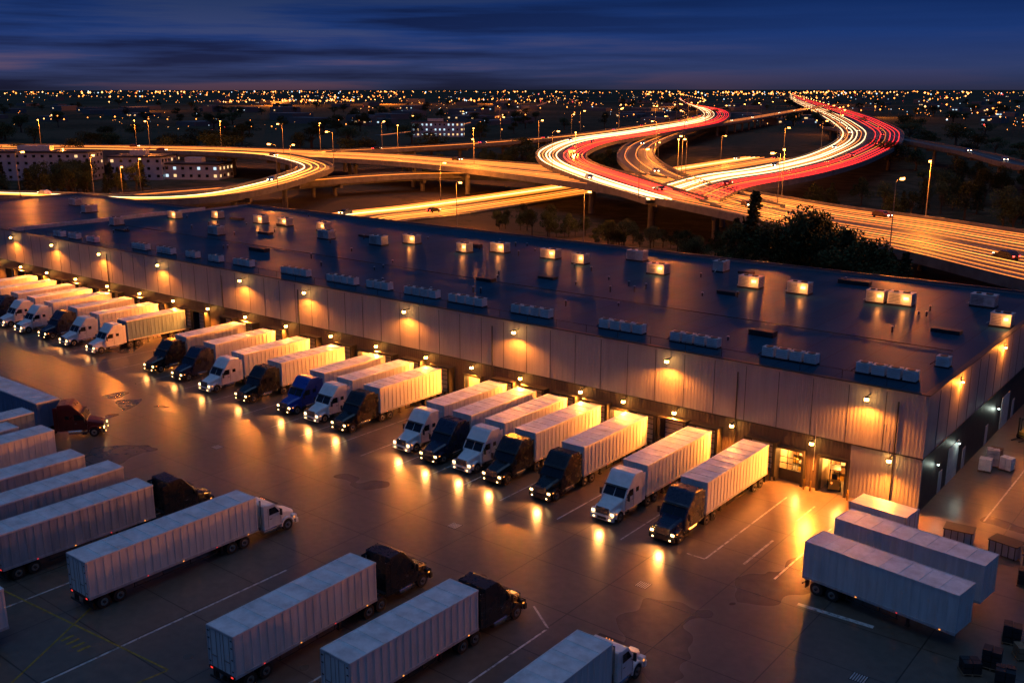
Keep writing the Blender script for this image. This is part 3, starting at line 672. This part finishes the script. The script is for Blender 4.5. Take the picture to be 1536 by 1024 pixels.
def lamp_mesh(h=12):
    b=MB(); b.cyl('z',(0,0,.3),.22,.6,'conc',8); b.tube((0,0,.5),(0,0,h),.11,'conc',8,.06); b.tube((0,0,h),(1.8,0,h+.45),.05,'conc',6)
    b.box(1.5,2.5,-.16,.16,h+.42,h+.55,'fix'); b.box(1.6,2.4,-.22,.22,h+.02,h+.419,'sbulb'); return b.mesh("street_lamp")
M['sbulb']=emis("street_bulb",(1,.38,.07),14)
LM=lamp_mesh()
CX,CY=22.5,-85.2
lampset+= [(Vector(p),Vector((1,-.3)),0,0,e) for p,e in [((-113,113),7000),((-379,124),8000),((-271,86),10000),((-300,110),8000),((-153,112),7000)]]
lampset+= [(Vector((-32,87)),Vector((.2,1)),9,0,9000)]
nl=0
for p,inn,z,s,e in lampset:
    dist=math.hypot(p.x-CX,p.y-CY)
    if p.x>30 or p.y<-30: continue
    o=obj("street_lamp",LM,None,(p.x,p.y,z),math.atan2(inn.y,inn.x))
    if dist>600: o.scale=(1.25,1.25,1.1)
    if dist<700 or rnd.random()<.25:
        light("lamp_light",'POINT',(2.0,0,11.8),e*(1 if dist<700 else 4),ORANGE,o,.35); nl+=1
print("street lights",nl,len(lampset))

# ------------------------------------------------------------------ buildings in the distance
M['bwhite']=paint("white_render",(.34,.37,.44),.8,scale=.3)
M['winlit']=emis("lit_window",(1,.6,.25),1.3); M['wincool']=emis("cool_window",(.6,.85,1),1.1)
def block(name,x,y,rot,L,D_,H,floors,litp=.3,wall='bwhite',cool=False):
    p=empty(name,(x,y,0),rot); b=MB(); r=random.Random(int(x))
    b.box(-L/2,L/2,-D_/2,D_/2,0,H,wall); b.box(-L/2-.3,L/2+.3,-D_/2-.3,D_/2+.3,H,H+.6,'trim'); b.box(-L*.2,L*.1,-2,2,H+.6,H+2.6,'unit')
    fh=H/floors
    for f in range(floors):
        n=int(L/3.2)
        for i in range(n):
            xx=-L/2+1.6+i*(L-3.2)/max(1,n-1); k='glass' if r.random()>litp else ('wincool' if cool and r.random()<.7 else 'winlit')
            b.box(xx-.6,xx+.6,-D_/2-.06,-D_/2-.001,f*fh+fh*.35,f*fh+fh*.72,k)
        n=int(D_/3.2)
        for i in range(n):
            yy=-D_/2+1.6+i*(D_-3.2)/max(1,n-1); k='glass' if r.random()>litp else 'winlit'
            for sd in (-1,1):
                a,c=sorted((sd*(L/2+.001),sd*(L/2+.06))); b.box(a,c,yy-.6,yy+.6,f*fh+fh*.35,f*fh+fh*.72,k)
    obj("building_body",b.mesh(name),p)
block("hotel_building",-384,118,rad(38),44,14,11,4,.1); block("hotel_building",-356,146,rad(35),22,16,9,3,.12); block("low_office_building",-338,160,rad(30),24,14,6,2,.5,cool=True)
block("low_office_building",-400,175,rad(40),26,14,6,2,.3); block("office_building",-511,494,rad(40),40,16,11,3,.85,cool=True)
block("low_office_building",-440,90,rad(35),30,16,7,2,.2)
far=random.Random(3)
M['town']=paint("distant_wall",(.12,.12,.13),.9,scale=.02)
bd=MB()
for i in range(200):
    d=math.exp(far.uniform(math.log(1000),math.log(5500))); a=rad(38.5+far.uniform(-32,32)); x=CX-math.sin(a)*d; y=CY+math.cos(a)*d
    w=far.uniform(8,22); dp=far.uniform(8,18); h=far.uniform(3.5,8)*(1+d/9000); bd.box(x-w,x+w,y-dp,y+dp,0,h,'town')
    if far.random()<.5:
        for q in range(far.randint(1,3)): 
            xx=x+far.uniform(-w,w); bd.box(xx-1.2,xx+1.2,y-dp-.3,y-dp-.01,h*.4,h*.4+1.4,far.choice(['winlit','winlit','wincool']))
obj("distant_town",bd.mesh("town"))
M['cl1']=emis("city_lamp_orange",(1,.26,.035),5); M['cl2']=emis("city_lamp_warm",(1,.42,.12),5); M['cl3']=emis("city_lamp_white",(.6,.8,1),2.2); M['cl4']=emis("city_lamp_red",(1,.06,.04),3)
cl=MB()
def clamp_(x,y,h,r,k):
    cl.add([(x,y,h-r),(x+r,y,h),(x,y+r,h),(x-r,y,h),(x,y-r,h),(x,y,h+r)],[(0,2,1),(0,3,2),(0,4,3),(0,1,4),(5,1,2),(5,2,3),(5,3,4),(5,4,1)],k)
    cl.add([(x-.15,y,0),(x+.15,y,0),(x+.1,y,h-r),(x-.1,y,h-r)],[(0,1,2,3)],'fix')
def pol(a,d): a=rad(38.5-a); return CX-math.sin(a)*d,CY+math.cos(a)*d
for i in range(3600):
    d=math.exp(far.uniform(math.log(750),math.log(13000))); a=far.uniform(-32,32)
    nz=noise.noise(Vector((a*.25,math.log(d)*3.5,1.3)))
    if far.random()>.20+nz*1.6: continue
    x,y=pol(a,d); cl_r=(.00038*d+.1)*far.choice([.4,.5,.6,.7,.8,1.6])
    clamp_(x,y,far.uniform(5,11),cl_r,far.choices(['cl1','cl2','cl3','cl4'],[7,2.5,1.2,.4])[0])
for (a0,a1,d0,dd,n) in [(-16,-9,2350,220,60),(-13,-6,2450,160,40),(-3,1,2500,200,40),(-15,-4,3400,500,30),(7,15,5200,1200,50),(15,24,3300,700,30),(-26,-17,3800,900,24),(3,12,1700,300,16),(17,26,1500,300,20),(-27,-20,1100,200,12),(-28,28,8000,2500,200),(12,24,6000,1500,50)]:
    for i in range(n):
        a=far.uniform(a0,a1); d=d0+far.gauss(0,dd*.4); x,y=pol(a,d); clamp_(x,y,far.uniform(7,12),(.0006*d)*far.uniform(.4,1.6),far.choices(['cl1','cl2','cl3'],[7,3,.7])[0])
obj("distant_city_lights",cl.mesh("citylights"))
for a,d,e in [(-13,2300,1.2e6),(-7,2450,1.2e6),(-1,2500,8e5),(-20,1800,2e5),(9,1700,2e5),(20,1400,1.5e5),(17,2500,4e5)]:
    x,y=pol(a,d); light("district_lamp_light",'POINT',(x,y,22),e,ORANGE,None,1.)

# ------------------------------------------------------------------ trees
def tree_mesh(seed,h,kind):
    r=random.Random(seed); b=MB()
    if kind=='pine':
        b.tube((0,0,0),(0,0,h*.96),h*.022,'bark',7,.03); 
        nlv=int(h*2.2)
        for i in range(nlv):
            t=(i+.5)/nlv; z=h*(.12+.86*t); R_=h*.24*(1-t)**.8*r.uniform(.75,1.15)+.15
            for q in range(7):
                a=r.uniform(0,6.28); tip=Vector((math.cos(a)*R_,math.sin(a)*R_,z-R_*.25)); b.tube((0,0,z),tip,.04,'bark',3,.01)
                for s in range(9):
                    u=r.uniform(.2,1); c=Vector((0,0,z)).lerp(tip,u)+Vector((r.gauss(0,.16),r.gauss(0,.16),r.gauss(0,.1))); d1=Vector((r.gauss(0,1),r.gauss(0,1),r.gauss(0,.4))).normalized()*r.uniform(.18,.42); d2=Vector((r.gauss(0,1),r.gauss(0,1),r.gauss(0,.5))).normalized()*.16
                    b.add([c-d1-d2,c+d1-d2,c+d1*.8+d2,c-d1+d2],[(0,1,2,3)],'needle')
    else:
        th=h*.35; b.tube((0,0,0),(r.uniform(-.2,.2),0,th),h*.03,'bark',8,h*.02)
        cl_=[]
        for i in range(9):
            a=i*2.4+r.uniform(-.4,.4); rr=h*r.uniform(.1,.32); z=h*r.uniform(.42,.9); 
            if z>h*.75: rr*=.6
            e=Vector((math.cos(a)*rr,math.sin(a)*rr,z)); b.tube((0,0,th*r.uniform(.7,1)),e,h*.012,'bark',5,.02); cl_.append((e,h*r.uniform(.11,.19)))
        cl_.append((Vector((0,0,h*.8)),h*.16))
        for c0,R_ in cl_:
            for s in range(190):
                v=Vector((r.gauss(0,1),r.gauss(0,1),r.gauss(0,.8))).normalized()*R_*r.uniform(.35,1.1)**.6
                c=c0+v; d1=Vector((r.gauss(0,1),r.gauss(0,1),r.gauss(0,1))).normalized()*r.uniform(.12,.28); d2=d1.orthogonal().normalized()*r.uniform(.1,.2)
                b.add([c-d1,c+d2,c+d1,c-d2],[(0,1,2,3)],'leaf')
    return b.mesh(kind)
PM=[tree_mesh(i,14,'pine') for i in range(2)]; DM=[tree_mesh(10+i,11,'broad') for i in range(4)]
def tree(kind,x,y,h,parent=None):
    m=rnd.choice(PM if kind=='pine' else DM); s=h/(14 if kind=='pine' else 11)
    o=obj("pine_tree" if kind=='pine' else "leafy_tree",m,parent,(x,y,0),rnd.uniform(0,6)); o.scale=(s*rnd.uniform(.9,1.15),s*rnd.uniform(.9,1.15),s); return o
for k,x,y,h in [('pine',-57.5,88,18),('pine',-63,92,12),('broad',-60,87,12.5),('broad',-54,86,13),('broad',-50,84,13),('pine',-46,82,15),('broad',-44,80,16.5),('broad',-41,79,16.5),('broad',-47,84,14),('broad',-38,76,13),('pine',-35,75,14),('broad',-32,73,13.5),('broad',-29,72,12.5),('pine',-52,81,12),('broad',-67,97,9),('broad',-37,78,14),('broad',-64,96,9),('broad',-33,76,11),('broad',-26,70,11),('pine',-24,70,12),('broad',-56,84,10),('broad',-42,77,12)]: tree(k,x,y,h)
TM=empty("tree_mass")
for i in range(60):
    x=rnd.uniform(-155,-72); y=104+(-x-72)*.26+rnd.uniform(-5,9); tree('broad',x,y,rnd.uniform(2.5,7),TM)
for i in range(40): tree(rnd.choice(['broad','broad','pine']),rnd.uniform(-345,-300),rnd.uniform(66,118),rnd.uniform(7,12),TM)
for i in range(130):
    x=rnd.uniform(-90,60); y=rnd.uniform(175,300)-x*.15
    tree(rnd.choice(['broad','broad','pine']),x,y,rnd.uniform(7,13),TM)
for i in range(60): tree('broad',rnd.uniform(-300,-215),rnd.uniform(225,330),rnd.uniform(5,9),TM)
for i in range(260):
    d=math.exp(rnd.uniform(math.log(480),math.log(2600))); a=rnd.uniform(-31,31); x,y=pol(a,d)
    if abs(a-10)<9 and d<900: continue
    o=tree('broad',x,y,rnd.uniform(9,15),TM); o.scale=(o.scale[0]*rnd.uniform(1,2.6),o.scale[1]*rnd.uniform(1,2.6),o.scale[2])

# ------------------------------------------------------------------ sky + dusk light
w=bpy.data.worlds.new("World"); S.world=w; w.use_nodes=True; t=w.node_tree; t.nodes.clear()
out=t.nodes.new("ShaderNodeOutputWorld"); bg=t.nodes.new("ShaderNodeBackground"); t.links.new(bg.outputs[0],out.inputs[0])
tc=N(t,"ShaderNodeTexCoord"); sp=N(t,"ShaderNodeSeparateXYZ"); t.links.new(tc.outputs['Generated'],sp.inputs[0])
grad=ramp(t,sp.outputs[2],[(0.0,(.022,.026,.062)),(.018,(.028,.044,.13)),(.05,(.010,.036,.16)),(.09,(.003,.020,.105)),(.35,(.004,.022,.09)),(1.0,(.012,.055,.16))])
mp=N(t,"ShaderNodeMapping"); mp.inputs['Scale'].default_value=(2.2,2.2,42); t.links.new(tc.outputs['Generated'],mp.inputs[0])
cn=N(t,"ShaderNodeTexNoise",i_Scale=1.3,i_Detail=7.,i_Roughness=.55); t.links.new(mp.outputs[0],cn.inputs['Vector'])
cr_=ramp(t,cn.outputs['Fac'],[(.40,(.40,.38,.42)),(.53,(1,1,1)),(.64,(3.4,1.5,1.0))])
mx=N(t,"ShaderNodeMix",data_type='RGBA',blend_type='MULTIPLY')
dt_=N(t,"ShaderNodeVectorMath",operation='DOT_PRODUCT'); dt_.inputs[1].default_value=(-math.cos(rad(15)),math.sin(rad(15)),0); t.links.new(tc.outputs['Generated'],dt_.inputs[0])
mr=N(t,"ShaderNodeMapRange"); mr.inputs[1].default_value=.6; mr.inputs[2].default_value=.88; mr.inputs[3].default_value=.15; mr.inputs[4].default_value=1.; t.links.new(dt_.outputs['Value'],mr.inputs[0]); t.links.new(mr.outputs[0],mx.inputs[0])
t.links.new(grad.outputs[0],mx.inputs[6]); t.links.new(cr_.outputs[0],mx.inputs[7])
sky=N(t,"ShaderNodeTexSky",sky_type='NISHITA',sun_disc=False); sky.sun_elevation=rad(-5); sky.sun_rotation=rad(-70)
ss=N(t,"ShaderNodeVectorMath",operation='SCALE'); ss.inputs['Scale'].default_value=.03; t.links.new(sky.outputs[0],ss.inputs[0])
ad=N(t,"ShaderNodeVectorMath",operation='ADD'); t.links.new(ss.outputs[0],ad.inputs[0]); t.links.new(mx.outputs[2],ad.inputs[1])
t.links.new(ad.outputs[0],bg.inputs[0]); bg.inputs[1].default_value=1.
sun=light("dusk_skylight",'SUN',(0,0,80),.40,(.42,.63,1)); sun.data.angle=rad(60)
sun.rotation_euler=Vector((.05,-.2,.95)).to_track_quat('Z','Y').to_euler()

cam=bpy.data.cameras.new("camera"); co=bpy.data.objects.new("camera",cam); COL.objects.link(co)
cam.sensor_width=36; cam.lens=35; cam.clip_end=60000; cam.clip_start=.5
co.location=(22.52,-85.17,36); co.rotation_euler=(rad(90-14.24),0,rad(38.5)); S.camera=co
